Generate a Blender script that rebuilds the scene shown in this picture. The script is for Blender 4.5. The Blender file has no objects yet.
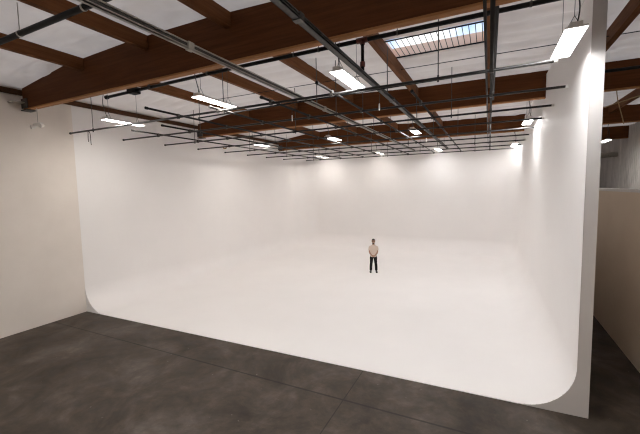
import bpy, bmesh, math, random
from mathutils import Vector, Matrix, noise

random.seed(7)
sc = bpy.context.scene
COL = sc.collection
PI = math.pi

# ------------------------------------------------------------------ helpers
def link(name, me, parent=None):
    o = bpy.data.objects.new(name, me)
    COL.objects.link(o)
    if parent is not None:
        o.parent = parent
    return o

def obj(name, bm, mat, parent=None, smooth=False, loc=None):
    me = bpy.data.meshes.new(name)
    bmesh.ops.recalc_face_normals(bm, faces=bm.faces[:])
    bm.to_mesh(me)
    bm.free()
    if smooth:
        for p in me.polygons:
            p.use_smooth = True
    me.materials.append(mat)
    o = link(name, me, parent)
    if loc is not None:
        o.location = loc
    return o

def tag(o, label, cat, group=None, kind=None):
    o['label'] = label
    o['category'] = cat
    if group:
        o['group'] = group
    if kind:
        o['kind'] = kind
    return o

def struct(o):
    o['kind'] = 'structure'
    return o

def empty(name, loc, rz=0.0):
    o = bpy.data.objects.new(name, None)
    COL.objects.link(o)
    o.location = loc
    o.rotation_euler = (0, 0, rz)
    return o

def box(bm, a, b, bevel=0.0):
    vs = [bm.verts.new((x, y, z)) for x in (a[0], b[0]) for y in (a[1], b[1]) for z in (a[2], b[2])]
    fs = []
    for i in ((0, 1, 3, 2), (4, 6, 7, 5), (0, 4, 5, 1), (2, 3, 7, 6), (0, 2, 6, 4), (1, 5, 7, 3)):
        fs.append(bm.faces.new([vs[k] for k in i]))
    if bevel:
        es = list({e for f in fs for e in f.edges})
        bmesh.ops.bevel(bm, geom=es, offset=bevel, segments=2, profile=0.6, affect='EDGES')
    return bm

def frame_for(d):
    d = d.normalized()
    up = Vector((0, 0, 1)) if abs(d.z) < 0.95 else Vector((1, 0, 0))
    u = d.cross(up).normalized()
    return u, u.cross(d).normalized()

def tube(bm, pts, r, seg=10, cap=True):
    pts = [Vector(p) for p in pts]
    rr = r if isinstance(r, (list, tuple)) else [r] * len(pts)
    rings = []
    u = None
    for i, p in enumerate(pts):
        if i == 0:
            d = pts[1] - pts[0]
        elif i == len(pts) - 1:
            d = pts[-1] - pts[-2]
        else:
            d = (pts[i + 1] - p).normalized() + (p - pts[i - 1]).normalized()
        d.normalize()
        if u is None:
            u, v = frame_for(d)
        else:
            u = (u - d * u.dot(d)).normalized()
            v = u.cross(d).normalized()
        rings.append([bm.verts.new(p + (u * math.cos(2 * PI * k / seg) + v * math.sin(2 * PI * k / seg)) * rr[i])
                      for k in range(seg)])
    for a, b in zip(rings, rings[1:]):
        for k in range(seg):
            bm.faces.new((a[k], a[(k + 1) % seg], b[(k + 1) % seg], b[k]))
    if cap:
        bm.faces.new(rings[0][::-1])
        bm.faces.new(rings[-1])
    return bm

def loft(bm, rings, seg=20):
    """rings: (centre, rx, ry, axis_x, axis_y) ellipses joined and capped"""
    rs = []
    for c, rx, ry, ax, ay in rings:
        c, ax, ay = Vector(c), Vector(ax), Vector(ay)
        rs.append([bm.verts.new(c + ax * rx * math.cos(2 * PI * k / seg) + ay * ry * math.sin(2 * PI * k / seg))
                   for k in range(seg)])
    for a, b in zip(rs, rs[1:]):
        for k in range(seg):
            bm.faces.new((a[k], a[(k + 1) % seg], b[(k + 1) % seg], b[k]))
    bm.faces.new(rs[0][::-1])
    bm.faces.new(rs[-1])
    return bm

def zloft(bm, rings, seg=20):
    return loft(bm, [((x, y, z), rx, ry, (1, 0, 0), (0, 1, 0)) for x, y, z, rx, ry in rings], seg)

def ellipsoid(bm, c, r, seg=16, rot=None):
    M = Matrix.Translation(Vector(c)) @ (rot.to_4x4() if rot else Matrix.Identity(4)) @ Matrix.Diagonal((r[0], r[1], r[2], 1))
    bmesh.ops.create_uvsphere(bm, u_segments=seg, v_segments=max(8, seg // 2), radius=1, matrix=M)
    return bm

def bezier(p0, p1, p2, p3, n=14):
    out = []
    for i in range(n + 1):
        t = i / n
        out.append(Vector(p0) * (1 - t) ** 3 + Vector(p1) * 3 * t * (1 - t) ** 2 + Vector(p2) * 3 * t * t * (1 - t) + Vector(p3) * t ** 3)
    return out

BM = bmesh.new

# ------------------------------------------------------------------ materials
def new_mat(name):
    m = bpy.data.materials.new(name)
    m.use_nodes = True
    nt = m.node_tree
    b = nt.nodes.get('Principled BSDF')
    return m, nt, b

def node(nt, t, **kw):
    n = nt.nodes.new(t)
    for k, v in kw.items():
        if k in n.inputs.keys():
            n.inputs[k].default_value = v
        else:
            setattr(n, k, v)
    return n

def coords(nt, scale=(1, 1, 1)):
    g = node(nt, 'ShaderNodeNewGeometry')
    mp = node(nt, 'ShaderNodeMapping')
    mp.inputs['Scale'].default_value = scale
    nt.links.new(g.outputs['Position'], mp.inputs['Vector'])
    return mp.outputs['Vector']

def ramp(nt, fac, stops):
    r = node(nt, 'ShaderNodeValToRGB')
    e = r.color_ramp.elements
    while len(e) < len(stops):
        e.new(0.5)
    for k, (p, c) in enumerate(stops):
        e[k].position = p
        e[k].color = (c[0], c[1], c[2], 1)
    nt.links.new(fac, r.inputs['Fac'])
    return r.outputs['Color']

def noisy(name, c0, c1, scale=(1, 1, 1), nscale=3.0, detail=6, rough=0.6, metal=0.0, lo=0.35, hi=0.65, bump=0.0, spec=0.5):
    m, nt, b = new_mat(name)
    v = coords(nt, scale)
    n = node(nt, 'ShaderNodeTexNoise', Scale=nscale, Detail=detail, Roughness=0.6)
    nt.links.new(v, n.inputs['Vector'])
    col = ramp(nt, n.outputs['Fac'], [(lo, c0), (hi, c1)])
    nt.links.new(col, b.inputs['Base Color'])
    b.inputs['Roughness'].default_value = rough
    b.inputs['Metallic'].default_value = metal
    b.inputs['Specular IOR Level'].default_value = spec
    if bump:
        bp = node(nt, 'ShaderNodeBump', Strength=bump, Distance=0.02)
        nt.links.new(n.outputs['Fac'], bp.inputs['Height'])
        nt.links.new(bp.outputs['Normal'], b.inputs['Normal'])
    return m

def wood(name, dark, light, axis, rough=0.65):
    """lengthwise grain, with laminations, running along axis 0 (x) or 1 (y)"""
    m, nt, b = new_mat(name)
    s = [7, 7, 7]
    s[axis] = 0.35
    v = coords(nt, s)
    n = node(nt, 'ShaderNodeTexNoise', Scale=2.2, Detail=8, Roughness=0.65, Distortion=0.4)
    nt.links.new(v, n.inputs['Vector'])
    col = ramp(nt, n.outputs['Fac'], [(0.3, dark), (0.72, light)])
    v2 = coords(nt, (1, 1, 1))
    sep = node(nt, 'ShaderNodeSeparateXYZ')
    nt.links.new(v2, sep.inputs[0])
    mo = node(nt, 'ShaderNodeMath', operation='PINGPONG')
    mo.inputs[1].default_value = 0.038
    nt.links.new(sep.outputs['Z'], mo.inputs[0])
    lam = ramp(nt, mo.outputs[0], [(0.0, (0.72, 0.72, 0.72)), (0.004, (1, 1, 1))])
    mx = node(nt, 'ShaderNodeMixRGB', blend_type='MULTIPLY')
    mx.inputs['Fac'].default_value = 0.6
    nt.links.new(col, mx.inputs[1])
    nt.links.new(lam, mx.inputs[2])
    nt.links.new(mx.outputs[0], b.inputs['Base Color'])
    b.inputs['Roughness'].default_value = rough
    b.inputs['Specular IOR Level'].default_value = 0.1
    return m

CYC = noisy('cyclorama_paint', (0.838, 0.818, 0.806), (0.856, 0.836, 0.824), (1, 1, 1), 0.6, 4, 0.62, spec=0.25)
WALL = noisy('wall_paint', (0.75, 0.69, 0.63), (0.79, 0.73, 0.67), (1, 1, 1), 0.9, 7, 0.75, spec=0.2)
ENDP = noisy('shaded_end_panel_paint', (0.60, 0.575, 0.565), (0.63, 0.605, 0.59), (1, 1, 1), 1.2, 5, 0.7, spec=0.2)  # same white paint as the cove, darkened to stand in for shade
GLULAM = wood('glulam_wood', (0.080, 0.027, 0.0085), (0.13, 0.047, 0.0155), 0)
PURLIN = wood('purlin_wood', (0.115, 0.044, 0.015), (0.195, 0.079, 0.030), 1)
SOFFIT = wood('bounce_lit_soffit_wood', (0.30, 0.135, 0.052), (0.42, 0.20, 0.085), 0)  # paler tone puts floor bounce light into the girder undersides
LEDGER = wood('ledger_wood', (0.05, 0.025, 0.013), (0.10, 0.045, 0.022), 1)
INSUL = noisy('white_insulation_sheet', (0.70, 0.63, 0.565), (0.76, 0.69, 0.62), (1.2, 1.2, 1), 0.9, 6, 0.55, spec=0.3)
BLACK = noisy('black_painted_pipe', (0.006, 0.0055, 0.0055), (0.013, 0.012, 0.0115), (3, 3, 3), 2, 4, 0.6, spec=0.2)
GRIDM = noisy('dark_steel_grid_pipe', (0.007, 0.006, 0.0058), (0.016, 0.0135, 0.012), (3, 3, 3), 2, 4, 0.45, spec=0.35)
GALV = noisy('galvanised_steel', (0.40, 0.375, 0.33), (0.52, 0.49, 0.44), (4, 4, 4), 3, 5, 0.5, 0.25)
DARKSTEEL = noisy('dark_grey_steel', (0.05, 0.046, 0.042), (0.085, 0.079, 0.072), (4, 4, 4), 3, 5, 0.5, 0.4)
RED = noisy('red_pipe_coupling', (0.10, 0.022, 0.014), (0.15, 0.035, 0.022), (6, 6, 6), 5, 3, 0.5)
WHITEM = noisy('white_enamel', (0.72, 0.70, 0.67), (0.78, 0.76, 0.73), (4, 4, 4), 3, 3, 0.4)
CABLE = noisy('dark_cable', (0.03, 0.028, 0.026), (0.06, 0.055, 0.05), (9, 9, 9), 3, 3, 0.6)
YELLOW = noisy('yellow_strap', (0.30, 0.20, 0.09), (0.36, 0.24, 0.11), (9, 9, 9), 3, 3, 0.6)
PLY = noisy('plywood_curb', (0.86, 0.56, 0.40), (0.93, 0.66, 0.50), (1, 6, 1), 2, 5, 0.6)

# concrete floor: mottled dark slab with sawn joints, scuffs and pale wear
def concrete():
    m, nt, b = new_mat('stained_concrete')
    v = coords(nt)
    n1 = node(nt, 'ShaderNodeTexNoise', Scale=0.8, Detail=10, Roughness=0.66, Distortion=0.5)
    n2 = node(nt, 'ShaderNodeTexNoise', Scale=2.6, Detail=12, Roughness=0.72, Distortion=0.4)
    n3 = node(nt, 'ShaderNodeTexNoise', Scale=1.1, Detail=5, Roughness=0.55)
    mp = node(nt, 'ShaderNodeMapping')
    mp.inputs['Rotation'].default_value = (0, 0, 0.5)
    mp.inputs['Location'].default_value = (13.1, 4.2, 0)
    nt.links.new(v, mp.inputs['Vector'])
    nt.links.new(v, n1.inputs['Vector'])
    nt.links.new(v, n2.inputs['Vector'])
    nt.links.new(mp.outputs['Vector'], n3.inputs['Vector'])
    c1 = ramp(nt, n1.outputs['Fac'], [(0.33, (0.030, 0.0225, 0.0162)), (0.5, (0.060, 0.0465, 0.0355)), (0.68, (0.100, 0.083, 0.071))])
    c2 = ramp(nt, n2.outputs['Fac'], [(0.28, (0.50, 0.49, 0.48)), (0.5, (0.98, 0.97, 0.96)), (0.74, (1.65, 1.62, 1.60))])
    c3 = ramp(nt, n3.outputs['Fac'], [(0.55, (1, 1, 1)), (0.72, (1.25, 1.27, 1.34))])
    mx = node(nt, 'ShaderNodeMixRGB', blend_type='MULTIPLY')
    mx.inputs['Fac'].default_value = 1
    nt.links.new(c1, mx.inputs[1])
    nt.links.new(c2, mx.inputs[2])
    mx2 = node(nt, 'ShaderNodeMixRGB', blend_type='MULTIPLY')
    mx2.inputs['Fac'].default_value = 0.8
    nt.links.new(mx.outputs[0], mx2.inputs[1])
    nt.links.new(c3, mx2.inputs[2])
    sep = node(nt, 'ShaderNodeSeparateXYZ')
    nt.links.new(v, sep.inputs[0])
    def joint(sock, at, w):
        s = node(nt, 'ShaderNodeMath', operation='SUBTRACT')
        s.inputs[1].default_value = at
        nt.links.new(sock, s.inputs[0])
        a = node(nt, 'ShaderNodeMath', operation='ABSOLUTE')
        nt.links.new(s.outputs[0], a.inputs[0])
        r = node(nt, 'ShaderNodeMapRange')
        r.inputs['From Min'].default_value = w * 0.5
        r.inputs['From Max'].default_value = w
        r.inputs['To Min'].default_value = 0.42
        r.inputs['To Max'].default_value = 1.0
        nt.links.new(a.outputs[0], r.inputs['Value'])
        return r.outputs[0]
    j1 = joint(sep.outputs['Y'], 6.42, 0.030)
    j2 = joint(sep.outputs['X'], -2.68, 0.015)
    mn = node(nt, 'ShaderNodeMath', operation='MINIMUM')
    nt.links.new(j1, mn.inputs[0])
    nt.links.new(j2, mn.inputs[1])
    mx3 = node(nt, 'ShaderNodeMixRGB', blend_type='MULTIPLY')
    mx3.inputs['Fac'].default_value = 1
    nt.links.new(mx2.outputs[0], mx3.inputs[1])
    nt.links.new(mn.outputs[0], mx3.inputs[2])
    # pale specks: old paint drips and scratches
    n4 = node(nt, 'ShaderNodeTexNoise', Scale=9, Detail=3, Roughness=0.5)
    nt.links.new(v, n4.inputs['Vector'])
    sp = ramp(nt, n4.outputs['Fac'], [(0.73, (0, 0, 0)), (0.80, (0.7, 0.7, 0.7))])
    mx4 = node(nt, 'ShaderNodeMixRGB', blend_type='MIX')
    mx4.inputs[2].default_value = (0.26, 0.235, 0.21, 1)
    nt.links.new(sp, mx4.inputs['Fac'])
    nt.links.new(mx3.outputs[0], mx4.inputs[1])
    nt.links.new(mx4.outputs[0], b.inputs['Base Color'])
    rr = ramp(nt, n2.outputs['Fac'], [(0.3, (0.5, 0.5, 0.5)), (0.7, (0.75, 0.75, 0.75))])
    nt.links.new(rr, b.inputs['Roughness'])
    b.inputs['Specular IOR Level'].default_value = 0.3
    bp = node(nt, 'ShaderNodeBump', Strength=0.15, Distance=0.01)
    nt.links.new(n2.outputs['Fac'], bp.inputs['Height'])
    nt.links.new(bp.outputs['Normal'], b.inputs['Normal'])
    return m
CONC = concrete()

def emission(name, color, strength):
    m = bpy.data.materials.new(name)
    m.use_nodes = True
    nt = m.node_tree
    nt.nodes.clear()
    e = nt.nodes.new('ShaderNodeEmission')
    e.inputs['Color'].default_value = (*color, 1)
    e.inputs['Strength'].default_value = strength
    out = nt.nodes.new('ShaderNodeOutputMaterial')
    nt.links.new(e.outputs[0], out.inputs[0])
    return m
LEDN = emission('led_diffuser_neutral', (1.0, 0.99, 0.985), 42.0)
LEDW = emission('led_diffuser_warm', (1.0, 0.935, 0.87), 39.0)
LEDE = emission('led_diffuser_neutral_strong', (1.0, 0.995, 0.99), 47.0)  # end wall column, strength raised to brighten that wall
LEDNB = emission('led_diffuser_neutral_dim', (1.0, 0.98, 0.965), 27.5)  # back row, strength lowered to balance the back wall
LEDWB = emission('led_diffuser_warm_dim', (1.0, 0.94, 0.88), 30.0)  # warm panels of the back row, lowered likewise
LEDF = emission('led_diffuser_added_fill', (1.0, 0.965, 0.925), 70.0)  # for the added fill panels out of view

def pane_mat():
    m = bpy.data.materials.new('skylight_glazing')
    m.use_nodes = True
    nt = m.node_tree
    nt.nodes.clear()
    t = nt.nodes.new('ShaderNodeBsdfTransparent')
    t.inputs['Color'].default_value = (0.93, 0.95, 0.96, 1)
    g = nt.nodes.new('ShaderNodeBsdfGlossy')
    g.inputs['Roughness'].default_value = 0.1
    mx = nt.nodes.new('ShaderNodeMixShader')
    mx.inputs[0].default_value = 0.06
    out = nt.nodes.new('ShaderNodeOutputMaterial')
    nt.links.new(t.outputs[0], mx.inputs[1])
    nt.links.new(g.outputs[0], mx.inputs[2])
    nt.links.new(mx.outputs[0], out.inputs[0])
    return m
PANE = pane_mat()

# ------------------------------------------------------------------ layout numbers (metres; the camera stands over x=0, y=0)
XL, XR, XRO = -13.55, 1.57, 1.775        # white cove: side wall, end wall inner and outer face
YB = 24.5                               # white back wall
BX0, BX1, BY0, BY1 = -13.555, 7.8, -14.0, 34.0   # building shell
def yfront(x):                          # front edge of the white floor
    return 7.53 + (x + 13.4) * 0.0168
def roof_z(x):                          # underside of the insulation
    pts = ((-13.7, 7.74), (-11.0, 8.12), (-8.0, 8.23), (-5.5, 8.20), (-2.5, 8.07), (9.0, 7.96))
    for (a, za), (b, zb) in zip(pts, pts[1:]):
        if x <= b:
            return za + (zb - za) * (x - a) / (b - a)
    return 7.96
SKX0, SKX1, SKY0, SKY1 = -2.52, -0.11, 8.74, 9.99
SKZ = 8.07
GY = (6.1, 13.42, 20.9, 28.35)          # the four girder lines

# ------------------------------------------------------------------ the setting
bm = BM(); box(bm, (BX0 - 0.3, BY0 - 0.3, -0.25), (BX1 + 0.3, BY1 + 0.3, 0.0))
struct(obj('floor', bm, CONC))
bm = BM(); box(bm, (BX0 - 0.25, BY0, 0), (BX0, BY1, 8.6))
struct(obj('wall_left', bm, WALL))
bm = BM(); box(bm, (BX0 - 0.25, BY0 - 0.25, 0), (BX1 + 0.25, BY0, 8.6))
struct(obj('wall_front', bm, WALL))
def ribbed(bm, a, b, nrm, h, pitch=0.3, depth=0.05):
    """corrugated sheet wall between two plan points, ribs upright"""
    a, b, nrm = Vector(a), Vector(b), Vector(nrm)
    L = (b - a).length
    d = (b - a).normalized()
    prof, s = [], 0.0
    while s < L:
        for ds, o in ((0, 0), (0.16, 0), (0.19, 1), (0.26, 1), (0.29, 0)):
            if s + ds <= L:
                prof.append((s + ds, o * depth))
        s += pitch
    prof.append((L, 0))
    for back in (0,):
        lo = [bm.verts.new(a + d * s_ + nrm * o) for s_, o in prof]
        hi = [bm.verts.new(a + d * s_ + nrm * o + Vector((0, 0, h))) for s_, o in prof]
        lo2 = [bm.verts.new(a + d * s_ - nrm * 0.12) for s_ in (0, L)]
        hi2 = [bm.verts.new(a + d * s_ - nrm * 0.12 + Vector((0, 0, h))) for s_ in (0, L)]
        for k in range(len(lo) - 1):
            bm.faces.new((lo[k], lo[k + 1], hi[k + 1], hi[k]))
        bm.faces.new((lo2[0], hi2[0], hi2[1], lo2[1]))
        bm.faces.new((lo[0], hi[0], hi2[0], lo2[0]))
        bm.faces.new((lo[-1], lo2[1], hi2[1], hi[-1]))
        bm.faces.new(hi + hi2[::-1])
        bm.faces.new(lo[::-1] + lo2)
    return bm
SIDING = noisy('pale_ribbed_steel_siding', (0.55, 0.51, 0.47), (0.70, 0.655, 0.61), (1, 1, 0.3), 1.4, 6, 0.55, 0.1)
bm = BM(); ribbed(bm, (BX0, BY1, 0), (BX1, BY1, 0), (0, -1, 0), 8.6)
struct(obj('wall_back', bm, SIDING))
bm = BM(); ribbed(bm, (BX1, BY1, 0), (BX1, BY0, 0), (-1, 0, 0), 8.6)
struct(obj('wall_right', bm, SIDING))

# ceiling: white insulation sheet that dips between battens, with the skylight opening left out
def ceiling_mesh():
    xs = sorted(set([round(BX0 + 0.3 * k, 3) for k in range(72)] + [SKX0, SKX1, BX1, -8.0, -11.0]))
    xs = [x for x in xs if x <= BX1]
    ys = sorted(set([round(BY0 + 0.07625 * k, 4) for k in range(640)] + [SKY0, SKY1]))
    ys = [y for y in ys if y <= BY1]
    bm = BM()
    G = {}
    for i, x in enumerate(xs):
        for j, y in enumerate(ys):
            z = roof_z(x)
            ph = (y / 0.61) % 1.0
            sag = 0.075 * (math.sin(PI * ph) ** 0.5) * min(1.0, 0.12 + min(abs(y - g) for g in GY) / 0.9) * min(1.0, (x - BX0) / 1.5)
            px = ((x + 0.0) / 2.54) % 1.0
            edge = min(1.0, 4 * min(px, 1 - px))
            w = noise.noise(Vector((x * 0.9, y * 2.1, 3.1))) * 0.045 + noise.noise(Vector((x * 2.3 + y * 1.2, y * 2.6, 9.7))) * 0.03
            near_g = min(abs(y - g) for g in GY)
            w *= 1.0 + 1.6 * max(0, 1 - near_g / 1.2)
            z += 0.03 - sag * min(1, edge + 0.3) + w * edge
            if SKX0 - 0.05 <= x <= SKX1 + 0.05 and SKY0 - 0.05 <= y <= SKY1 + 0.05:
                z = SKZ
            G[i, j] = bm.verts.new((x, y, z))
    for i in range(len(xs) - 1):
        for j in range(len(ys) - 1):
            cx, cy = (xs[i] + xs[i + 1]) / 2, (ys[j] + ys[j + 1]) / 2
            if SKX0 < cx < SKX1 and SKY0 < cy < SKY1:
                continue
            bm.faces.new((G[i, j], G[i, j + 1], G[i + 1, j + 1], G[i + 1, j]))
    bmesh.ops.solidify(bm, geom=bm.faces[:], thickness=-0.05)
    return bm
struct(obj('ceiling', ceiling_mesh(), INSUL, smooth=True))

# ------------------------------------------------------------------ the cyclorama: one white surface sweeping from floor to walls
def cyc_path():
    """plan of the wall foot (if it had no cove) with inward normals, left front to right front"""
    P = []
    R = 1.6
    n = 10
    y0 = yfront(XL)
    for k in range(40):
        y = y0 + (YB - R - y0) * k / 40
        P.append(((XL, y), (1, 0)))
    for k in range(n + 1):
        a = PI - (PI / 2) * k / n
        P.append(((XL + R + R * math.cos(a), YB - R + R * math.sin(a)), (-math.cos(a), -math.sin(a))))
    for k in range(1, 30):
        P.append(((XL + R + (XR - XL - 2 * R) * k / 30, YB), (0, -1)))
    for k in range(n + 1):
        a = PI / 2 - (PI / 2) * k / n
        P.append(((XR - R + R * math.cos(a), YB - R + R * math.sin(a)), (-math.cos(a), -math.sin(a))))
    y1 = yfront(XR)
    for k in range(1, 41):
        y = YB - R + (y1 - (YB - R)) * k / 40
        P.append(((XR, y), (-1, 0)))
    return P
RC = 0.95
LIFT = 0.012
def arc(n=14):
    return [(RC - RC * math.sin(PI / 2 * k / n), RC - RC * math.cos(PI / 2 * k / n)) for k in range(n + 1)]
def wall_top(x):
    return roof_z(x) - (0.17 if x < -12 else 0.11)
cyc = empty('cyclorama', (-6.0, 16.0, 0))
tag(cyc, 'huge white infinity cove whose floor curves up into the walls', 'cyclorama')
def off(o):
    o.matrix_parent_inverse = cyc.matrix_world.inverted()
    o.location = (6.0, -16.0, 0)
    o.matrix_parent_inverse = Matrix.Identity(4)
    return o
bm = BM()
cols = []
for (px, py), (nx, ny) in cyc_path():
    col = []
    for inn, z in arc():
        x, y = px + nx * inn, py + ny * inn
        if (nx, ny) in ((1, 0), (-1, 0)) and abs(py - yfront(px)) < 1e-6:
            y = yfront(x)
        col.append(bm.verts.new((x, y, z + LIFT)))
    for f in (0.3, 0.65, 1.0):
        col.append(bm.verts.new((px, py, RC + (wall_top(px) - RC) * f)))
    cols.append(col)
for a, b in zip(cols, cols[1:]):
    for k in range(len(a) - 1):
        bm.faces.new((a[k], b[k], b[k + 1], a[k + 1]))
bm.faces.new([c[0] for c in cols])
# front lip of the white floor, 12 mm above the slab
l0, l1 = cols[0][0], cols[-1][0]
la = bm.verts.new((l0.co.x, l0.co.y, 0.0)); lb = bm.verts.new((l1.co.x, l1.co.y, 0.0))
bm.faces.new((l0, l1, lb, la))
sweep = obj('sweep', bm, CYC, cyc, smooth=False)
me = sweep.data
for p in me.polygons:
    if len(p.vertices) == 4 and abs(p.normal.y) < 0.999:
        p.use_smooth = True
me.set_sharp_from_angle(angle=math.radians(25))
off(sweep)
# end faces: the cut end of the walls with the cove profile, seen from the front
def end_panel(side):
    bm = BM()
    xw = XL if side < 0 else XR
    xo = BX0 if side < 0 else XRO
    top = wall_top(xw) if side > 0 else RC + LIFT + 0.01
    prof = [(xw - side * inn, z + LIFT) for inn, z in arc(20)] + [(xw, top), (xo, top), (xo, 0.0), (xw - side * RC, 0.0)]
    yend = 24.62 if side > 0 else yfront(xw) + 0.02
    fr, bk = [], []
    for x, z in prof:
        fr.append(bm.verts.new((x, yfront(x), z)))
        bk.append(bm.verts.new((x, (yfront(x) + 0.02) if abs(x - xo) > 1e-6 else yend, z)))
    bm.faces.new(fr)
    n = len(prof)
    i0 = prof.index((xw, top))
    # outer shell of the wall behind the end face
    for k in range(n):
        bm.faces.new((fr[k], fr[(k + 1) % n], bk[(k + 1) % n], bk[k]))
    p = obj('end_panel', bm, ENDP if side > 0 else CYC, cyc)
    off(p)
    return p
end_panel(-1)
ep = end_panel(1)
ep['label'] = 'end face of the freestanding wall, paint greyed for shade'
# outer skin of the back and end walls
bm = BM()
box(bm, (XR + 0.03, yfront(XRO) + 0.03, 0.0), (XRO - 0.001, YB + 0.12, wall_top(XR)))
off(obj('wall_core', bm, WALL, cyc))
bm = BM()
box(bm, (BX0 + 0.01, YB + 0.01, 0.0), (XRO - 0.02, YB + 0.12, 7.6))
off(obj('back_core', bm, WALL, cyc))

# half-height partition beside the aisle
bm = BM(); box(bm, (3.25, -3.0, 0.0), (3.37, 21.0, 4.20))
TAN = noisy('tan_partition_paint', (0.78, 0.66, 0.53), (0.82, 0.70, 0.57), (1, 1, 1), 1.0, 5, 0.7, spec=0.2)
pt = obj('partition_wall', bm, TAN)
tag(pt, 'half-height beige partition across the aisle from the freestanding end wall', 'partition')
bm = BM(); box(bm, (3.235, -3.0, 4.20), (3.385, 21.0, 4.28))
obj('cap_rail', bm, WHITEM, pt)

# ------------------------------------------------------------------ roof timbers
ORD = ['first', 'second', 'third', 'fourth', 'fifth', 'sixth', 'seventh', 'eighth', 'ninth', 'tenth']
def girder(y, x0, x1, label):
    g = empty('roof_girder', (0, y, 0))
    tag(g, label, 'girder', 'glulam roof girders')
    bm = BM()
    top0 = 7.80 if x0 < -10 else 8.2
    zb0, zb1 = (7.17, 7.25)
    w = 0.085
    prof = [(x0, zb0), (x1, zb1), (x1, roof_z(x1) + 0.02)]
    if x0 < -10:
        prof += [(-2.5, 8.07), (-5.5, 8.2), (-8.0, 8.22), (-11.0, 8.11), (x0, top0)]
    else:
        prof += [(x0, roof_z(x0) + 0.02)]
    a = [bm.verts.new((x, -w, z)) for x, z in prof]
    b = [bm.verts.new((x, w, z)) for x, z in prof]
    bm.faces.new(a); bm.faces.new(b[::-1])
    n = len(prof)
    for k in range(n):
        bm.faces.new((a[k], b[k], b[(k + 1) % n], a[(k + 1) % n]))
    bmesh.ops.bevel(bm, geom=bm.edges[:], offset=0.008, segments=1, affect='EDGES')
    obj('beam', bm, GLULAM, g)
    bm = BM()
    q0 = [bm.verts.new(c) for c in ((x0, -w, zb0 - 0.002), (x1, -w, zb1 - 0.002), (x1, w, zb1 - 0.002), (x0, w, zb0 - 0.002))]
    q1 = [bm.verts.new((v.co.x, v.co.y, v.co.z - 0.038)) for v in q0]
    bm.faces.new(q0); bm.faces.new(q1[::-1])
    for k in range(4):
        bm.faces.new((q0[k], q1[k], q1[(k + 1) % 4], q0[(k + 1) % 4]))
    so = obj('bounce_lit_underside', bm, SOFFIT, g); so['label'] = 'underside strip, coloured orange for bounce light'
    if x0 < -10:
        bm = BM()
        box(bm, (x0 - 0.05, -0.13, zb0 - 0.075), (x0 + 0.30, 0.13, zb0 - 0.045))
        box(bm, (x0 - 0.05, -0.11, zb0), (x0 + 0.30, -0.088, zb0 + 0.3))
        box(bm, (x0 - 0.05, 0.088, zb0), (x0 + 0.30, 0.11, zb0 + 0.3))
        obj('bearing_shoe', bm, DARKSTEEL, g)
    return g
g1 = girder(GY[0], -13.40, BX1, 'nearest dark brown glulam girder, crossing the whole top of the hall')
girder(GY[1], -13.30, BX1, 'second brown glulam girder from the front, just behind the skylight')
girder(GY[2], -13.30, BX1, 'third brown glulam girder, the small one nearest the white back wall')
girder(GY[3], 1.9, BX1, 'dark girder far off beyond the freestanding wall, above the half-height partition')
bm = BM()
box(bm, (-13.56, -0.42, 7.32), (-13.22, 0.09, 7.35))
p = obj('steel_bracket', bm, GALV, g1); p['label'] = 'grey steel bracket at the wall end'

XP = (-10.15, -7.55, -5.0, -2.47, -0.03, 2.48, 5.02)
BAYS = ((BY0 + 0.02, GY[0] - 0.09), (GY[0] + 0.09, GY[1] - 0.09), (GY[1] + 0.09, GY[2] - 0.09), (GY[2] + 0.09, YB + 3.8))
BNAME = ('in front of the nearest girder', 'between nearest and second girders', 'between second and third girders', 'behind the third girder')
proto = None
for bi, (ya, yb) in enumerate(BAYS):
    for k, x in enumerate(XP):
        if bi == 0 and k not in (0, 1, 2, 6):
            continue
        zt = roof_z(x) - 0.01
        bm = BM()
        w = 0.07
        # underside follows a straight line; ends drop onto the girder
        box(bm, (-w, ya, zt - 0.32), (w, yb, zt), 0.006)
        o = obj('roof_purlin', bm, PURLIN, loc=(x, 0, 0))
        where = ('%s timber from the long side wall' % ORD[k].capitalize()) if k < 5 else ('%s timber past the freestanding wall' % ORD[k - 5].capitalize())
        tag(o, 'brown roof purlin %s, %s' % (BNAME[bi], where.lower()), 'purlin', 'brown purlins ' + BNAME[bi])
bm = BM(); box(bm, (BX0, BY0 + 0.02, 7.60), (BX0 + 0.09, YB + 3, 7.76))
tag(obj('wall_ledger', bm, LEDGER), 'dark timber ledger where the roof meets the long side wall', 'ledger')

# ------------------------------------------------------------------ skylight
sk = empty('skylight', ((SKX0 + SKX1) / 2, (SKY0 + SKY1) / 2, SKZ))
tag(sk, 'bright barred skylight showing blue sky between the roof purlins', 'skylight')
hw, hd = (SKX1 - SKX0) / 2, (SKY1 - SKY0) / 2
CH = 0.25
bm = BM()
t = 0.06
box(bm, (-hw - t, -hd - t, 0.012), (hw + t, -hd, CH)); box(bm, (-hw - t, hd, 0.012), (hw + t, hd + t, CH))
box(bm, (-hw - t, -hd, 0.012), (-hw, hd, CH)); box(bm, (hw, -hd, 0.012), (hw + t, hd, CH))
obj('curb', bm, PLY, sk)
bm = BM()
N = 10
V = {}
for i in range(N + 1):
    for j in range(N + 1):
        u, v = i / N * 2 - 1, j / N * 2 - 1
        z = CH + 0.25 * (1 - u ** 4) * (1 - v ** 4)
        V[i, j] = bm.verts.new((u * (hw + t), v * (hd + t), z))
for i in range(N):
    for j in range(N):
        bm.faces.new((V[i, j], V[i + 1, j], V[i + 1, j + 1], V[i, j + 1]))
obj('glazing', bm, PANE, sk, smooth=True)
bm = BM()
bm.free()
for y in (-hd + 0.012, hd - 0.03):
    bm = BM(); box(bm, (-hw, y, -0.035), (hw, y + 0.018, -0.005))
    obj('bar_frame', bm, BLACK, sk)
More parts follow.
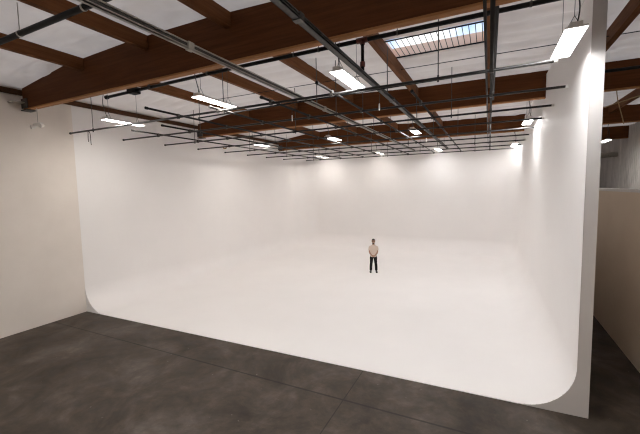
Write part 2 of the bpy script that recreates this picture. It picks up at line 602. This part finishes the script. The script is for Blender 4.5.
for k in range(17):
    x = -hw + (k + 0.7) * 2 * hw / 17.4
    bm = BM(); tube(bm, [(0, -hd + 0.012, -0.02), (0, hd - 0.012, -0.02)], 0.0085, 6)
    obj('bar', bm, BLACK, sk, loc=(x, 0, 0))

# ------------------------------------------------------------------ lighting grid of black pipes
ZG = 6.585
ROWS = [7.40 + 2.03 * k for k in range(9)]
YPX = [0.0, -1.64, -3.26, -4.92, -6.63, -8.12, -9.82, -11.46]
YST = [4.6, 8.3, 6.65, 7.0, 7.1, 6.35, 8.25, 8.35]
RP = 0.029
clamp_me = None
def clamp_mesh():
    bm = BM()
    box(bm, (-0.035, -0.035, -0.045), (0.035, 0.035, 0.09), 0.008)
    tube(bm, [(0.03, 0.03, 0.0), (0.075, 0.03, 0.0)], 0.010, 6)
    return bm
LEFT = [-13.46, -13.50, -13.5, -13.5, -13.5, -13.5, -13.5, -13.4, -12.6]
RIGHT = [1.0, 1.50, 1.52, 1.53, 1.53, 1.53, 1.53, 1.53, 1.3]
rod_cache = {}
for k, y in enumerate(ROWS):
    r = empty('grid_pipe', (0, y, ZG))
    tag(r, 'black cross pipe of the hanging grid, %s from the open front' % ORD[k], 'pipe', 'cross pipes of the lighting grid')
    bm = BM(); tube(bm, [(LEFT[k], 0, 0), (RIGHT[k], 0, 0)], RP, 10)
    obj('pipe', bm, GRIDM, r, smooth=True)
    for e in (LEFT[k], RIGHT[k]):
        bm = BM(); tube(bm, [(e - 0.03, 0, 0), (e + 0.03, 0, 0)], RP * 1.35, 10)
        ec = obj('end_cap', bm, WHITEM if e > 0 else BLACK, r)
        if e > 0:
            ec['label'] = 'white end cap by the wall'
    for q, x in enumerate(YPX):
        if YST[q] > y:
            continue
        if clamp_me is None:
            c = obj('clamp', clamp_mesh(), DARKSTEEL, r)
            clamp_me = c.data
        else:
            c = link('clamp', clamp_me, r)
        c.location = (x, 0, 0)
    for q, x in enumerate([-11.9, -9.05, -6.3, -3.9, -0.95]):
        if (q + k) % 2:
            continue
        top = roof_z(x) - 0.03
        xx = x + 0.25 * ((k * 7 + q * 3) % 5 - 2) / 2
        key = round(top, 2)
        if key not in rod_cache:
            bm = BM()
            tube(bm, [(0, 0, -0.05), (0, 0, top - ZG)], 0.011, 6)
            tube(bm, [(0, 0, -0.07), (0, 0, 0.06)], 0.020, 8)
            o = obj('hanger_rod', bm, DARKSTEEL, r)
            rod_cache[key] = o.data
        else:
            o = link('hanger_rod', rod_cache[key], r)
        o.location = (xx, 0, 0)
for q, x in enumerate(YPX):
    r = empty('grid_pipe', (x, YST[q], ZG + 2 * RP))
    tag(r, 'black lengthwise pipe of the hanging grid, %s from the freestanding end wall' % ORD[q], 'pipe', 'lengthwise pipes of the lighting grid')
    bm = BM(); tube(bm, [(0, 0, 0), (0, 23.85 - YST[q], 0)], RP, 10)
    obj('pipe', bm, GRIDM, r, smooth=True)
    bm = BM(); tube(bm, [(0, -0.02, 0), (0, 0.05, 0)], RP * 1.3, 10)
    obj('end_cap', bm, BLACK, r)

# crossed conduit that runs a little out of line with the grid
bm = BM(); tube(bm, [(-8.0, 8.06, 6.66), (0.68, 8.04, 6.765)], 0.020, 10)
c = obj('conduit', bm, BLACK, smooth=True)
tag(c, 'thin black conduit lying slightly askew over the first cross pipe', 'conduit')

# sprinkler mains under the roof
sp = empty('sprinkler_pipe', (0, 7.35, 7.6))
tag(sp, 'black sprinkler main just behind the nearest girder, with a drop pipe', 'pipe', 'black sprinkler mains')
bm = BM(); tube(bm, [(-11.45, 0.15, 0), (-6.1, 0.0, 0.0), (1.5, 0.0, 0)], 0.045, 12)
obj('pipe', bm, BLACK, sp, smooth=True)
bm = BM(); tube(bm, [(-11.5, 0.15, 0), (-11.40, 0.15, 0)], 0.065, 12)
obj('end_cap', bm, BLACK, sp)
bm = BM(); tube(bm, [(-2.5, 0, 0.0), (-2.5, 0, -0.72)], 0.035, 10)
d = obj('drop_pipe', bm, BLACK, sp, smooth=True)
for z in (-0.50, -0.04):
    bm = BM(); tube(bm, [(-2.5, 0, z - 0.05), (-2.5, 0, z + 0.05)], 0.055, 10)
    cc = obj('coupling', bm, RED, d); cc['label'] = 'dull red pipe coupling'
bm = BM(); tube(bm, [(-2.62, 0, 0), (-2.38, 0, 0)], 0.06, 10)
obj('tee', bm, RED, sp)
bm = BM(); box(bm, (-10.22, -0.02, -0.08), (-9.92, 0.26, 0.12), 0.02)
obj('hanger_clamp', bm, BLACK, sp)
for x in (-9.2, -6.9, -4.2, -3.55, -1.75, 0.6):
    bm = BM(); tube(bm, [(x, 0, 0.02), (x, 0, roof_z(x) - 7.63)], 0.009, 6); tube(bm, [(x - 0.02, 0, 0), (x + 0.02, 0, 0)], 0.052, 10)
    obj('hanger_rod', bm, DARKSTEEL, sp)
sp2 = empty('sprinkler_pipe', (0, 3.8, 7.6))
tag(sp2, 'black sprinkler main in front of the nearest girder, in the top corner', 'pipe', 'black sprinkler mains')
bm = BM(); tube(bm, [(-13.55, 0, 0), (1.2, 0, 0)], 0.055, 12)
obj('pipe', bm, BLACK, sp2, smooth=True)
for x in (-8.35, -6.25, -3.6, -1.2):
    bm = BM(); tube(bm, [(x, 0, 0.02), (x, 0, roof_z(x) - 7.63)], 0.010, 6); tube(bm, [(x - 0.02, 0, 0), (x + 0.02, 0, 0)], 0.064, 10)
    obj('hanger_rod', bm, GALV, sp2)
# wire that carries the insulation
bm = BM(); tube(bm, [(-10.5, 10.42, 7.9), (1.55, 10.60, 7.9)], 0.010, 6)
tag(obj('support_wire', bm, BLACK), 'thin dark wire stretched under the insulation behind the skylight', 'wire')
bm = BM(); tube(bm, [(1.78, 10.33, 7.8), (7.7, 10.40, 7.8)], 0.010, 6)
tag(obj('support_wire', bm, BLACK), 'thin dark wire under the insulation above the aisle', 'wire')
bm = BM(); tube(bm, [(1.78, 12.75, 7.62), (7.79, 12.75, 7.62)], 0.045, 10)
tag(obj('sprinkler_pipe', bm, BLACK, smooth=True), 'black sprinkler main above the aisle, beyond the freestanding wall', 'pipe', 'black sprinkler mains')

# two equipment rails running into the hall above the grid
def rail(x, z, w, h, mat, label, y0, y1):
    r = empty('equipment_rail', (x, 0, z))
    tag(r, label, 'rail', 'lengthwise equipment rails')
    bm = BM()
    box(bm, (-w / 2, y0, -h / 2), (w / 2, y1, -h / 2 + 0.018))
    box(bm, (-w / 2, y0, h / 2 - 0.018), (w / 2, y1, h / 2))
    box(bm, (-w / 2, y0, -h / 2), (-w / 2 + 0.012, y1, -h / 2 + 0.035)); box(bm, (w / 2 - 0.012, y0, -h / 2), (w / 2, y1, -h / 2 + 0.035))
    obj('flange', bm, mat, r)
    bm = BM(); box(bm, (-0.010, y0, -h / 2 + 0.016), (0.010, y1, h / 2 - 0.016))
    obj('web', bm, DARKSTEEL, r)  # on the pale rail this dark colour stands in for recess shade
    for y in (4.35, 9.5, 15.0, 20.4):
        bm = BM(); box(bm, (-w / 2 - 0.012, y - 0.06, -h / 2 - 0.012), (w / 2 + 0.012, y + 0.06, h / 2 + 0.012), 0.004)
        obj('splice', bm, mat, r)
    for y in (9.0, 13.0, 17.2, 21.5):
        bm = BM(); tube(bm, [(0, y, h / 2), (0, y, roof_z(x) - z - 0.05)], 0.012, 6)
        obj('hanger_rod', bm, DARKSTEEL, r)
rail(-4.43, 6.80, 0.06, 0.11, GALV, 'pale galvanised rail running deep over the grid, thinner of the two rails', 1.2, 23.5)
rail(-2.40, 6.80, 0.11, 0.08, DARKSTEEL, 'dark grey flat-bottomed rail running deep over the grid, beside the skylight', 1.2, 23.5)
bm = BM(); tube(bm, [(-0.10, 2.0, 6.95), (-0.10, 23.8, 6.95)], 0.024, 10)
tag(obj('conduit', bm, GRIDM, smooth=True), 'dark steel conduit under the purlin next to the skylight, running straight back', 'conduit')
bm = BM(); tube(bm, [(0.06, 2.0, 7.3), (0.06, 13.2, 7.3)], 0.035, 10)
tag(obj('conduit', bm, BLACK, smooth=True), 'black conduit under the purlin next to the skylight, ending at second girder', 'conduit')

# small hanging things below the roof
def pendant(x, y, z, L, label):
    p = empty('pull_handle', (x, y, z))
    tag(p, label, 'pull handle', 'white pull handles on cords')
    bm = BM(); tube(bm, [(0, 0, 0), (0, 0, 0.02), (0, 0, 0.16), (0, 0, 0.18)], [0.010, 0.018, 0.018, 0.010], 8)
    obj('grip', bm, WHITEM, p)
    bm = BM(); tube(bm, [(0, 0, 0.18), (0, 0, L)], 0.006, 6)
    obj('cord', bm, CABLE, p)
pendant(-2.60, 8.95, 6.44, 0.42, 'white pull handle on a cord below the second cross pipe, beside the dark rail')
pendant(-2.58, 16.3, 6.43, 0.42, 'tiny white pull handle hanging deep in the grid near the third girder')
pendant(-5.25, 9.0, 6.44, 0.42, 'white pull handle on a cord in front of the second girder')
s = empty('cable_tail', (-12.45, 7.40, ZG))
tag(s, 'pair of dark cable ends dangling from the first cross pipe near the side wall', 'cable')
for dx, L in ((0.0, 0.38), (0.14, 0.50)):
    bm = BM(); tube(bm, bezier((dx * 0.3, 0, -0.03), (dx + 0.05, -0.02, -0.05), (dx + 0.02, -0.03, -L * 0.6), (dx + 0.03, -0.02, -L)), 0.012, 6)
    obj('strand', bm, CABLE, s, smooth=True)
ys = obj('tie_strap', tube(BM(), [(-0.10, 0, -0.05), (0.0, 0.0, -0.09), (0.10, 0, -0.05)], 0.03, 6), YELLOW, loc=(-11.75, 13.50, ZG))
tag(ys, 'small yellow strap on the grid below the end of the second girder', 'strap')

# emergency light hung under the wall end of the nearest girder
el = empty('emergency_light', (-12.80, 6.1, 6.60))
tag(el, 'twin-headed emergency light hanging on a rod near the side wall', 'emergency light')
bm = BM(); box(bm, (-0.20, -0.05, -0.02), (0.20, 0.05, 0.075), 0.012); obj('body', bm, WHITEM, el)
bm = BM(); tube(bm, [(0.0, 0, 0.07), (0.0, 0, 0.54)], 0.010, 8); obj('rod', bm, GALV, el)
for s_ in (-1, 1):
    bm = BM(); tube(bm, [(s_ * 0.24, 0.04, -0.02), (s_ * 0.25, -0.03, -0.03), (s_ * 0.26, -0.08, -0.04)], [0.035, 0.06, 0.065], 12)
    obj('lamp_head', bm, WHITEM, el, smooth=False)

# ------------------------------------------------------------------ LED panel lights
LZ = 6.79
LW, LL = 0.28, 1.36
light_parts = {}
def led(x, y, z, label, group='hanging LED panel lights', mat=None, big=1.0):
    r = empty('panel_light', (x, y, z))
    tag(r, label, 'ceiling light', group)
    m = mat or LEDN
    key = m.name
    if key not in light_parts:
        bm = BM()
        w, l = LW / 2, LL / 2
        box(bm, (-w - 0.012, -l - 0.02, 0.004), (w + 0.012, l + 0.02, 0.03), 0.004)
        box(bm, (-w * 0.55, -l * 0.9, 0.03), (w * 0.55, l * 0.9, 0.075), 0.01)
        box(bm, (-0.08, -l - 0.01, 0.03), (0.08, -l * 0.75, 0.095), 0.006)
        h = obj('housing', bm, WHITEM, r)
        bm = BM(); box(bm, (-w, -l, -0.004), (w, l, 0.006))
        d = obj('diffuser', bm, m, r)
        bm = BM()
        for sx in (-1, 1):
            tube(bm, [(sx * w * 0.8, 0, 0.0), (0, 0, 0.22)], 0.005, 5)
        tube(bm, [(0, 0, 0.22), (0, 0, 1.35)], 0.005, 5)
        c = obj('suspension_cable', bm, CABLE, r)
        c.location = (0, -l * 0.75, 0.03)
        c2 = link('suspension_cable', c.data, r); c2.location = (0, l * 0.75, 0.03)
        bm = BM()
        tube(bm, bezier((0.02, -l * 0.85, 0.09), (0.10, -l - 0.1, 0.5), (-0.12, -l * 0.9, 0.55), (0.0, -l * 0.9 - 0.02, 0.85))
             + bezier((0.0, -l * 0.9 - 0.02, 0.85), (0.1, -l * 0.9 - 0.02, 1.05), (-0.25, -l - 0.1, 0.9), (-0.9, -l - 0.15, 1.15)), 0.011, 6)
        w_ = obj('power_cord', bm, CABLE, r, smooth=True)
        light_parts[key] = (h.data, d.data, c.data, w_.data)
    else:
        h, d, c, w_ = light_parts[key]
        link('housing', h, r); link('diffuser', d, r)
        for s_ in (-1, 1):
            o = link('suspension_cable', c, r); o.location = (0, s_ * LL / 2 * 0.75, 0.03)
        link('power_cord', w_, r)
    return r
LXS = (-11.15, -6.60, -2.80, 1.14)
LYS = (7.28, 15.35, 23.0)
CN = ('nearest the long side wall', 'second from the long side wall', 'second from the freestanding end wall', 'against the freestanding end wall')
RN = ('front row above the opening', 'middle row inside the grid', 'far row at the back wall')
for j, y in enumerate(LYS):
    for i, x in enumerate(LXS):
        yy = y + (0.55 if (i == 0 and j == 0) else 0)
        led(x + (0.12 if i == 3 else (0.2, -0.12, -0.1)[i]) * (1 if j else 0), yy, LZ - (0.08 if j == 2 else 0), 'glowing LED panel %s, %s' % (CN[i], RN[j]),
            mat=((LEDW, LEDW, LEDN, LEDE) if j < 2 else (LEDWB, LEDWB, LEDNB, LEDNB))[i])
led(5.75, 24.6, 6.75, 'glowing LED panel far off above the aisle, beyond the freestanding wall')
for y, nm in ((16.4, 'deeper in'), (8.2, 'nearer the opening')):  # unseen panels added to lift the light in the side aisle
    led(5.75, y, 6.75, 'added fill LED panel beyond the half-height partition, %s' % nm, mat=LEDF)
# fill row added unseen, above and behind the viewer, to brighten the hall front
for x, nm in zip((-11.0, -6.8, -2.8, 1.2), ('first', 'second', 'third', 'fourth')):
    led(x, -1.6, 6.9, 'added fill LED panel over the concrete floor, %s from the side wall' % nm, 'added fill panels over the concrete floor', LEDF)

# things seen past the freestanding wall
d = obj('air_duct', tube(BM(), [(1.9, 30.0, 6.0), (7.73, 30.0, 6.35)], 0.17, 16), GALV, smooth=True)
tag(d, 'round grey duct crossing the far end of the aisle', 'duct')
d = obj('wall_pipe', tube(BM(), [(7.35, 33.85, 0.05), (7.35, 33.85, 6.9)], 0.08, 10), DARKSTEEL, smooth=True)
tag(d, 'dark upright pipe on the far ribbed wall', 'pipe')
d = obj('brace_rod', tube(BM(), [(2.2, 20.78, 7.20), (5.02, 17.0, 7.66)], 0.020, 6), YELLOW)
tag(d, 'thin yellowish brace rod slanting above the aisle', 'rod')
d = obj('hanging_cord', tube(BM(), bezier((4.15, 16.6, 8.1), (4.17, 16.6, 7.4), (4.30, 16.6, 7.2), (4.42, 16.6, 6.6)), 0.016, 6), YELLOW, smooth=True)
tag(d, 'yellowish cord hanging down above the aisle', 'cord')
st = empty('storage_rack', (6.5, 33.2, 0))
tag(st, 'tall dark rack with pale boards against the far wall beyond the partition', 'rack')
bm = BM()
for x in (-0.45, 0.45):
    for y in (-0.3, 0.3):
        box(bm, (x - 0.04, y - 0.04, 0), (x + 0.04, y + 0.04, 5.6))
obj('upright', bm, DARKSTEEL, st)
for z in (1.5, 3.2, 4.9):
    bm = BM(); box(bm, (-0.5, -0.35, z), (0.5, 0.35, z + 0.06)); obj('shelf', bm, DARKSTEEL, st)

# ------------------------------------------------------------------ person
def remeshed(name, bm, mat, parent, voxel, smooth_it=6):
    me = bpy.data.meshes.new(name)
    bmesh.ops.recalc_face_normals(bm, faces=bm.faces[:])
    bm.to_mesh(me); bm.free()
    o = link(name, me)
    md = o.modifiers.new('r', 'REMESH'); md.mode = 'VOXEL'; md.voxel_size = voxel; md.use_smooth_shade = True
    ms = o.modifiers.new('s', 'SMOOTH'); ms.factor = 0.5; ms.iterations = smooth_it
    dg = bpy.context.evaluated_depsgraph_get()
    m2 = bpy.data.meshes.new_from_object(o.evaluated_get(dg))
    o.modifiers.clear()
    o.data = m2
    bpy.data.meshes.remove(me)
    m2.name = name
    m2.materials.clear(); m2.materials.append(mat)
    for p in m2.polygons:
        p.use_smooth = True
    if parent is not None:
        o.parent = parent
    return o

SKIN = noisy('skin', (0.36, 0.20, 0.135), (0.42, 0.245, 0.17), (8, 8, 8), 4, 3, 0.5)
SHIRT = noisy('pale_beige_cotton', (0.62, 0.50, 0.43), (0.68, 0.56, 0.48), (9, 9, 9), 6, 4, 0.85)
TROUSER = noisy('black_denim', (0.010, 0.009, 0.010), (0.020, 0.018, 0.019), (20, 20, 20), 6, 4, 0.9, spec=0.1)
HAIR = noisy('dark_brown_hair', (0.012, 0.008, 0.006), (0.03, 0.019, 0.014), (60, 60, 20), 6, 4, 0.6)
SHOE = noisy('black_shoe_leather', (0.018, 0.015, 0.014), (0.03, 0.025, 0.023), (20, 20, 20), 6, 3, 0.5)
SOLE = noisy('grey_shoe_sole', (0.22, 0.20, 0.19), (0.28, 0.26, 0.25), (20, 20, 20), 6, 3, 0.7)
LENS = noisy('dark_lens', (0.006, 0.006, 0.007), (0.010, 0.010, 0.011), (5, 5, 5), 2, 2, 0.15)

def limb(bm, pts, rad, seg=14):
    return tube(bm, pts, rad, seg)

def hand(bm, wrist, d, n, side, curl):
    """palm, four unequal bent fingers and a thumb; d points to the fingers, n is the palm side"""
    wrist, d, n = Vector(wrist), Vector(d).normalized(), Vector(n)
    n = (n - d * n.dot(d)).normalized()
    s = d.cross(n).normalized() * side            # towards the thumb
    k = wrist + d * 0.085
    loft(bm, [(wrist - d * 0.02, 0.027, 0.021, s, n), (wrist + d * 0.02, 0.034, 0.018, s, n), (k, 0.041, 0.015, s, n), (k + d * 0.008, 0.037, 0.011, s, n)], 14)
    for q, (o, L) in enumerate(((0.030, 0.070), (0.010, 0.079), (-0.011, 0.073), (-0.030, 0.056))):
        p = k + s * o - d * 0.014
        a = 0.25 + curl * 0.25
        pts = [p]
        for f in (0.45, 0.32, 0.28):
            dd = d * math.cos(a) + n * math.sin(a)
            p = p + dd * (L * f + (0.014 if f == 0.45 else 0))
            pts.append(p)
            a += curl
        tube(bm, pts, [0.0098, 0.0095, 0.0088, 0.0070], 8)
    b = wrist + d * 0.022 + s * 0.026
    tube(bm, [b, b + s * 0.024 + d * 0.022 + n * 0.008, b + s * 0.036 + d * 0.050 + n * 0.016, b + s * 0.034 + d * 0.072 + n * 0.026], [0.014, 0.013, 0.011, 0.008], 8)

PX, PY = -5.36, 17.22
per = empty('person', (PX, PY, LIFT), math.atan2(-PX, PY))
tag(per, 'person in a pale beige T-shirt and black trousers standing with hands clasped in front', 'person')
XY = ((1, 0, 0), (0, 1, 0))
HZ = -0.035                             # head offset
def hz(rings, k=1.07):
    return [(x, y * k, 1.545 + HZ + (z - 1.545) * k, a * k, b * k) for x, y, z, a, b in rings]
def hp(p, k=1.07):
    return (p[0] * k, p[1] * k, 1.545 + HZ + (p[2] - 1.545) * k)
bm = BM()
# trunk
zloft(bm, [(0, 0.01, 0.78, 0.10, 0.085), (0, 0.01, 0.86, 0.150, 0.105), (0, 0.005, 0.94, 0.150, 0.108), (0, 0.0, 1.04, 0.134, 0.098),
           (0, 0.0, 1.15, 0.142, 0.106), (0, 0.0, 1.26, 0.158, 0.112), (0, 0.005, 1.355, 0.160, 0.098), (0, 0.012, 1.41, 0.120, 0.075), (0, 0.015, 1.455, 0.065, 0.062)], 24)
# neck and head
limb(bm, [(0, 0.018, 1.42), (0, 0.010, 1.49), (0, -0.002, 1.57)], [0.062, 0.057, 0.057], 16)
zloft(bm, hz([(0, -0.045, 1.545, 0.022, 0.025), (0, -0.035, 1.555, 0.042, 0.050), (0, -0.020, 1.585, 0.060, 0.078), (0, -0.008, 1.62, 0.069, 0.092),
           (0, 0.0, 1.665, 0.0755, 0.099), (0, 0.004, 1.70, 0.077, 0.101), (0, 0.004, 1.735, 0.070, 0.093), (0, 0.004, 1.762, 0.050, 0.068), (0, 0.004, 1.776, 0.020, 0.028)]), 24)
# nose, brow, lips, ears
loft(bm, [(hp((0, -0.092, 1.672)), 0.009, 0.008, *XY), (hp((0, -0.105, 1.640)), 0.013, 0.013, *XY), (hp((0, -0.104, 1.625)), 0.016, 0.012, *XY), (hp((0, -0.092, 1.620)), 0.011, 0.008, *XY)], 10)
ellipsoid(bm, hp((0, -0.089, 1.684)), (0.055, 0.012, 0.009), 12)
ellipsoid(bm, hp((0, -0.090, 1.598)), (0.025, 0.010, 0.006), 12)
ellipsoid(bm, hp((0, -0.087, 1.588)), (0.022, 0.010, 0.006), 12)
for s in (-1, 1):
    ellipsoid(bm, hp((s * 0.080, 0.010, 1.652)), (0.010, 0.020, 0.033), 12)
    # arms: shoulder, elbow, forearm across the belly
    limb(bm, [(s * 0.138, 0.01, 1.37), (s * 0.180, 0.012, 1.33), (s * 0.200, 0.025, 1.21), (s * 0.208, 0.03, 1.095)], [0.048, 0.051, 0.045, 0.038], 14)
    limb(bm, [(s * 0.208, 0.03, 1.095), (s * 0.180, -0.060, 1.02), (s * 0.085, -0.165, 0.93)], [0.038, 0.039, 0.026], 14)
    # legs to the ankle
    limb(bm, [(s * 0.082, 0.01, 0.88), (s * 0.096, 0.005, 0.76), (s * 0.116, -0.008, 0.50), (s * 0.124, -0.004, 0.45), (s * 0.134, 0.015, 0.32), (s * 0.142, 0.02, 0.09)],
         [0.082, 0.082, 0.056, 0.052, 0.054, 0.036], 16)
    limb(bm, [(s * 0.142, 0.04, 0.05), (s * 0.150, -0.04, 0.05), (s * 0.158, -0.14, 0.035)], [0.034, 0.036, 0.026], 12)
hand(bm, (0.083, -0.165, 0.93), (-0.66, -0.10, -0.74), (-0.45, 0.55, 0.5), -1, 0.45)
hand(bm, (-0.083, -0.175, 0.93), (0.72, -0.28, -0.64), (0.35, 0.85, 0.2), 1, 0.50)
body = remeshed('body', bm, SKIN, per, 0.0055, 3)
# clothes
bm = BM()
zloft(bm, [(0, 0.005, 0.825, 0.172, 0.130), (0, 0.004, 0.90, 0.172, 0.130), (0, 0.0, 1.02, 0.160, 0.120), (0, 0.0, 1.15, 0.162, 0.122), (0, 0.0, 1.26, 0.172, 0.127),
           (0, 0.005, 1.355, 0.170, 0.112), (0, 0.012, 1.412, 0.128, 0.090), (0, 0.014, 1.447, 0.080, 0.075)], 24)
for s in (-1, 1):
    limb(bm, [(s * 0.128, 0.01, 1.37), (s * 0.180, 0.012, 1.335), (s * 0.199, 0.02, 1.24), (s * 0.206, 0.026, 1.16)], [0.056, 0.063, 0.063, 0.061], 16)
remeshed('t_shirt', bm, SHIRT, per, 0.009, 4)
bm = BM()
zloft(bm, [(0, 0.01, 0.76, 0.120, 0.100), (0, 0.01, 0.84, 0.162, 0.118), (0, 0.006, 0.92, 0.160, 0.118)], 24)
for s in (-1, 1):
    limb(bm, [(s * 0.085, 0.01, 0.87), (s * 0.098, 0.005, 0.75), (s * 0.117, -0.006, 0.50), (s * 0.124, 0.0, 0.44), (s * 0.136, 0.016, 0.30), (s * 0.143, 0.02, 0.10)],
         [0.092, 0.095, 0.074, 0.072, 0.070, 0.064], 16)
remeshed('trousers', bm, TROUSER, per, 0.009, 4)
XZ = ((1, 0, 0), (0, 0, 1))
for s in (-1, 1):
    bm = BM()
    loft(bm, [((s * 0.145, 0.078, 0.055), 0.030, 0.034, *XZ), ((s * 0.146, 0.04, 0.068), 0.046, 0.056, *XZ), ((s * 0.150, -0.03, 0.062), 0.049, 0.050, *XZ),
              ((s * 0.158, -0.11, 0.049), 0.053, 0.037, *XZ), ((s * 0.163, -0.17, 0.040), 0.042, 0.028, *XZ), ((s * 0.165, -0.195, 0.034), 0.018, 0.014, *XZ)], 16)
    so = obj('shoe', bm, SHOE, per, smooth=True)
    bm = BM()
    ring = [(-0.03, 0.08), (0.032, 0.08), (0.048, 0.03), (0.052, -0.06), (0.060, -0.12), (0.050, -0.18), (0.020, -0.202), (-0.018, -0.195), (-0.043, -0.16), (-0.046, -0.08), (-0.044, 0.03)]
    a = [bm.verts.new((s * 0.150 + x + s * max(0, -y) * 0.05, y, 0.0)) for x, y in ring]
    b = [bm.verts.new((v.co.x, v.co.y, 0.022)) for v in a]
    bm.faces.new(a[::-1]); bm.faces.new(b)
    for k in range(len(a)):
        bm.faces.new((a[k], a[(k + 1) % len(a)], b[(k + 1) % len(a)], b[k]))
    obj('sole', bm, SOLE, so)
bm = BM()
zloft(bm, hz([(0, 0.035, 1.60, 0.060, 0.066), (0, 0.030, 1.65, 0.0775, 0.082), (0, 0.016, 1.70, 0.084, 0.100), (0, 0.002, 1.735, 0.080, 0.106), (0, 0.0, 1.768, 0.062, 0.084), (0, 0.002, 1.790, 0.026, 0.036)]), 20)
remeshed('hair', bm, HAIR, per, 0.007, 2)
bm = BM()
zloft(bm, hz([(0, -0.050, 1.540, 0.022, 0.026), (0, -0.040, 1.550, 0.046, 0.053), (0, -0.026, 1.580, 0.062, 0.078), (0, -0.022, 1.590, 0.062, 0.074)]), 20)
remeshed('beard', bm, HAIR, per, 0.006, 2)
bm = BM()
for s in (-1, 1):
    ellipsoid(bm, hp((s * 0.033, -0.100, 1.664)), (0.029, 0.006, 0.020), 14)
    tube(bm, [hp((s * 0.060, -0.094, 1.668)), hp((s * 0.080, -0.03, 1.668)), hp((s * 0.082, 0.01, 1.664))], 0.004, 6)
tube(bm, [hp((-0.012, -0.104, 1.670)), hp((0.012, -0.104, 1.670))], 0.004, 6)
obj('glasses', bm, LENS, per)

# ------------------------------------------------------------------ sky and sun
w = bpy.data.worlds.new('World')
sc.world = w
w.use_nodes = True
nt = w.node_tree
nt.nodes.clear()
tc = nt.nodes.new('ShaderNodeTexCoord')
nz = node(nt, 'ShaderNodeTexNoise', Scale=6.0, Detail=6, Roughness=0.6)
nt.links.new(tc.outputs['Generated'], nz.inputs['Vector'])
cr = ramp(nt, nz.outputs['Fac'], [(0.42, (0.42, 0.60, 0.95)), (0.60, (1.0, 1.0, 1.0))])
bg = nt.nodes.new('ShaderNodeBackground')
bg.inputs['Strength'].default_value = 1.0
nt.links.new(cr, bg.inputs['Color'])
out = nt.nodes.new('ShaderNodeOutputWorld')
nt.links.new(bg.outputs[0], out.inputs[0])

# ------------------------------------------------------------------ camera
cam = bpy.data.cameras.new('camera')
cam.sensor_fit = 'HORIZONTAL'
cam.sensor_width = 36.0
cam.lens = 345.7 / 640 * 36.0
cam.clip_end = 200
co = link('camera', cam)
yaw, pitch, roll = math.radians(26.07), math.radians(4.767), math.radians(-1.134)
Rw = Matrix.Rotation(yaw, 3, 'Z')
f = Vector((0, math.cos(pitch), -math.sin(pitch)))
u = Vector((0, math.sin(pitch), math.cos(pitch)))
r = Vector((1, 0, 0))
cr_, sr_ = math.cos(roll), math.sin(roll)
r2 = Rw @ (cr_ * r + sr_ * u)
u2 = Rw @ (-sr_ * r + cr_ * u)
f2 = Rw @ f
M = Matrix((r2, u2, -f2)).transposed().to_4x4()
M.translation = (0, 0, 4.459)
co.matrix_world = M
sc.camera = co

vs = sc.view_settings
vs.view_transform = 'Standard'
vs.look = 'None'
vs.gamma = 1.0
vs.use_curve_mapping = False
vs.exposure = 0.66
sc.cycles.max_bounces = 14
sc.cycles.diffuse_bounces = 9
sc.cycles.use_denoising = True
sc.cycles.sample_clamp_indirect = 8.0
sc.cycles.sample_clamp_direct = 12.0
sc.cycles.filter_width = 1.15
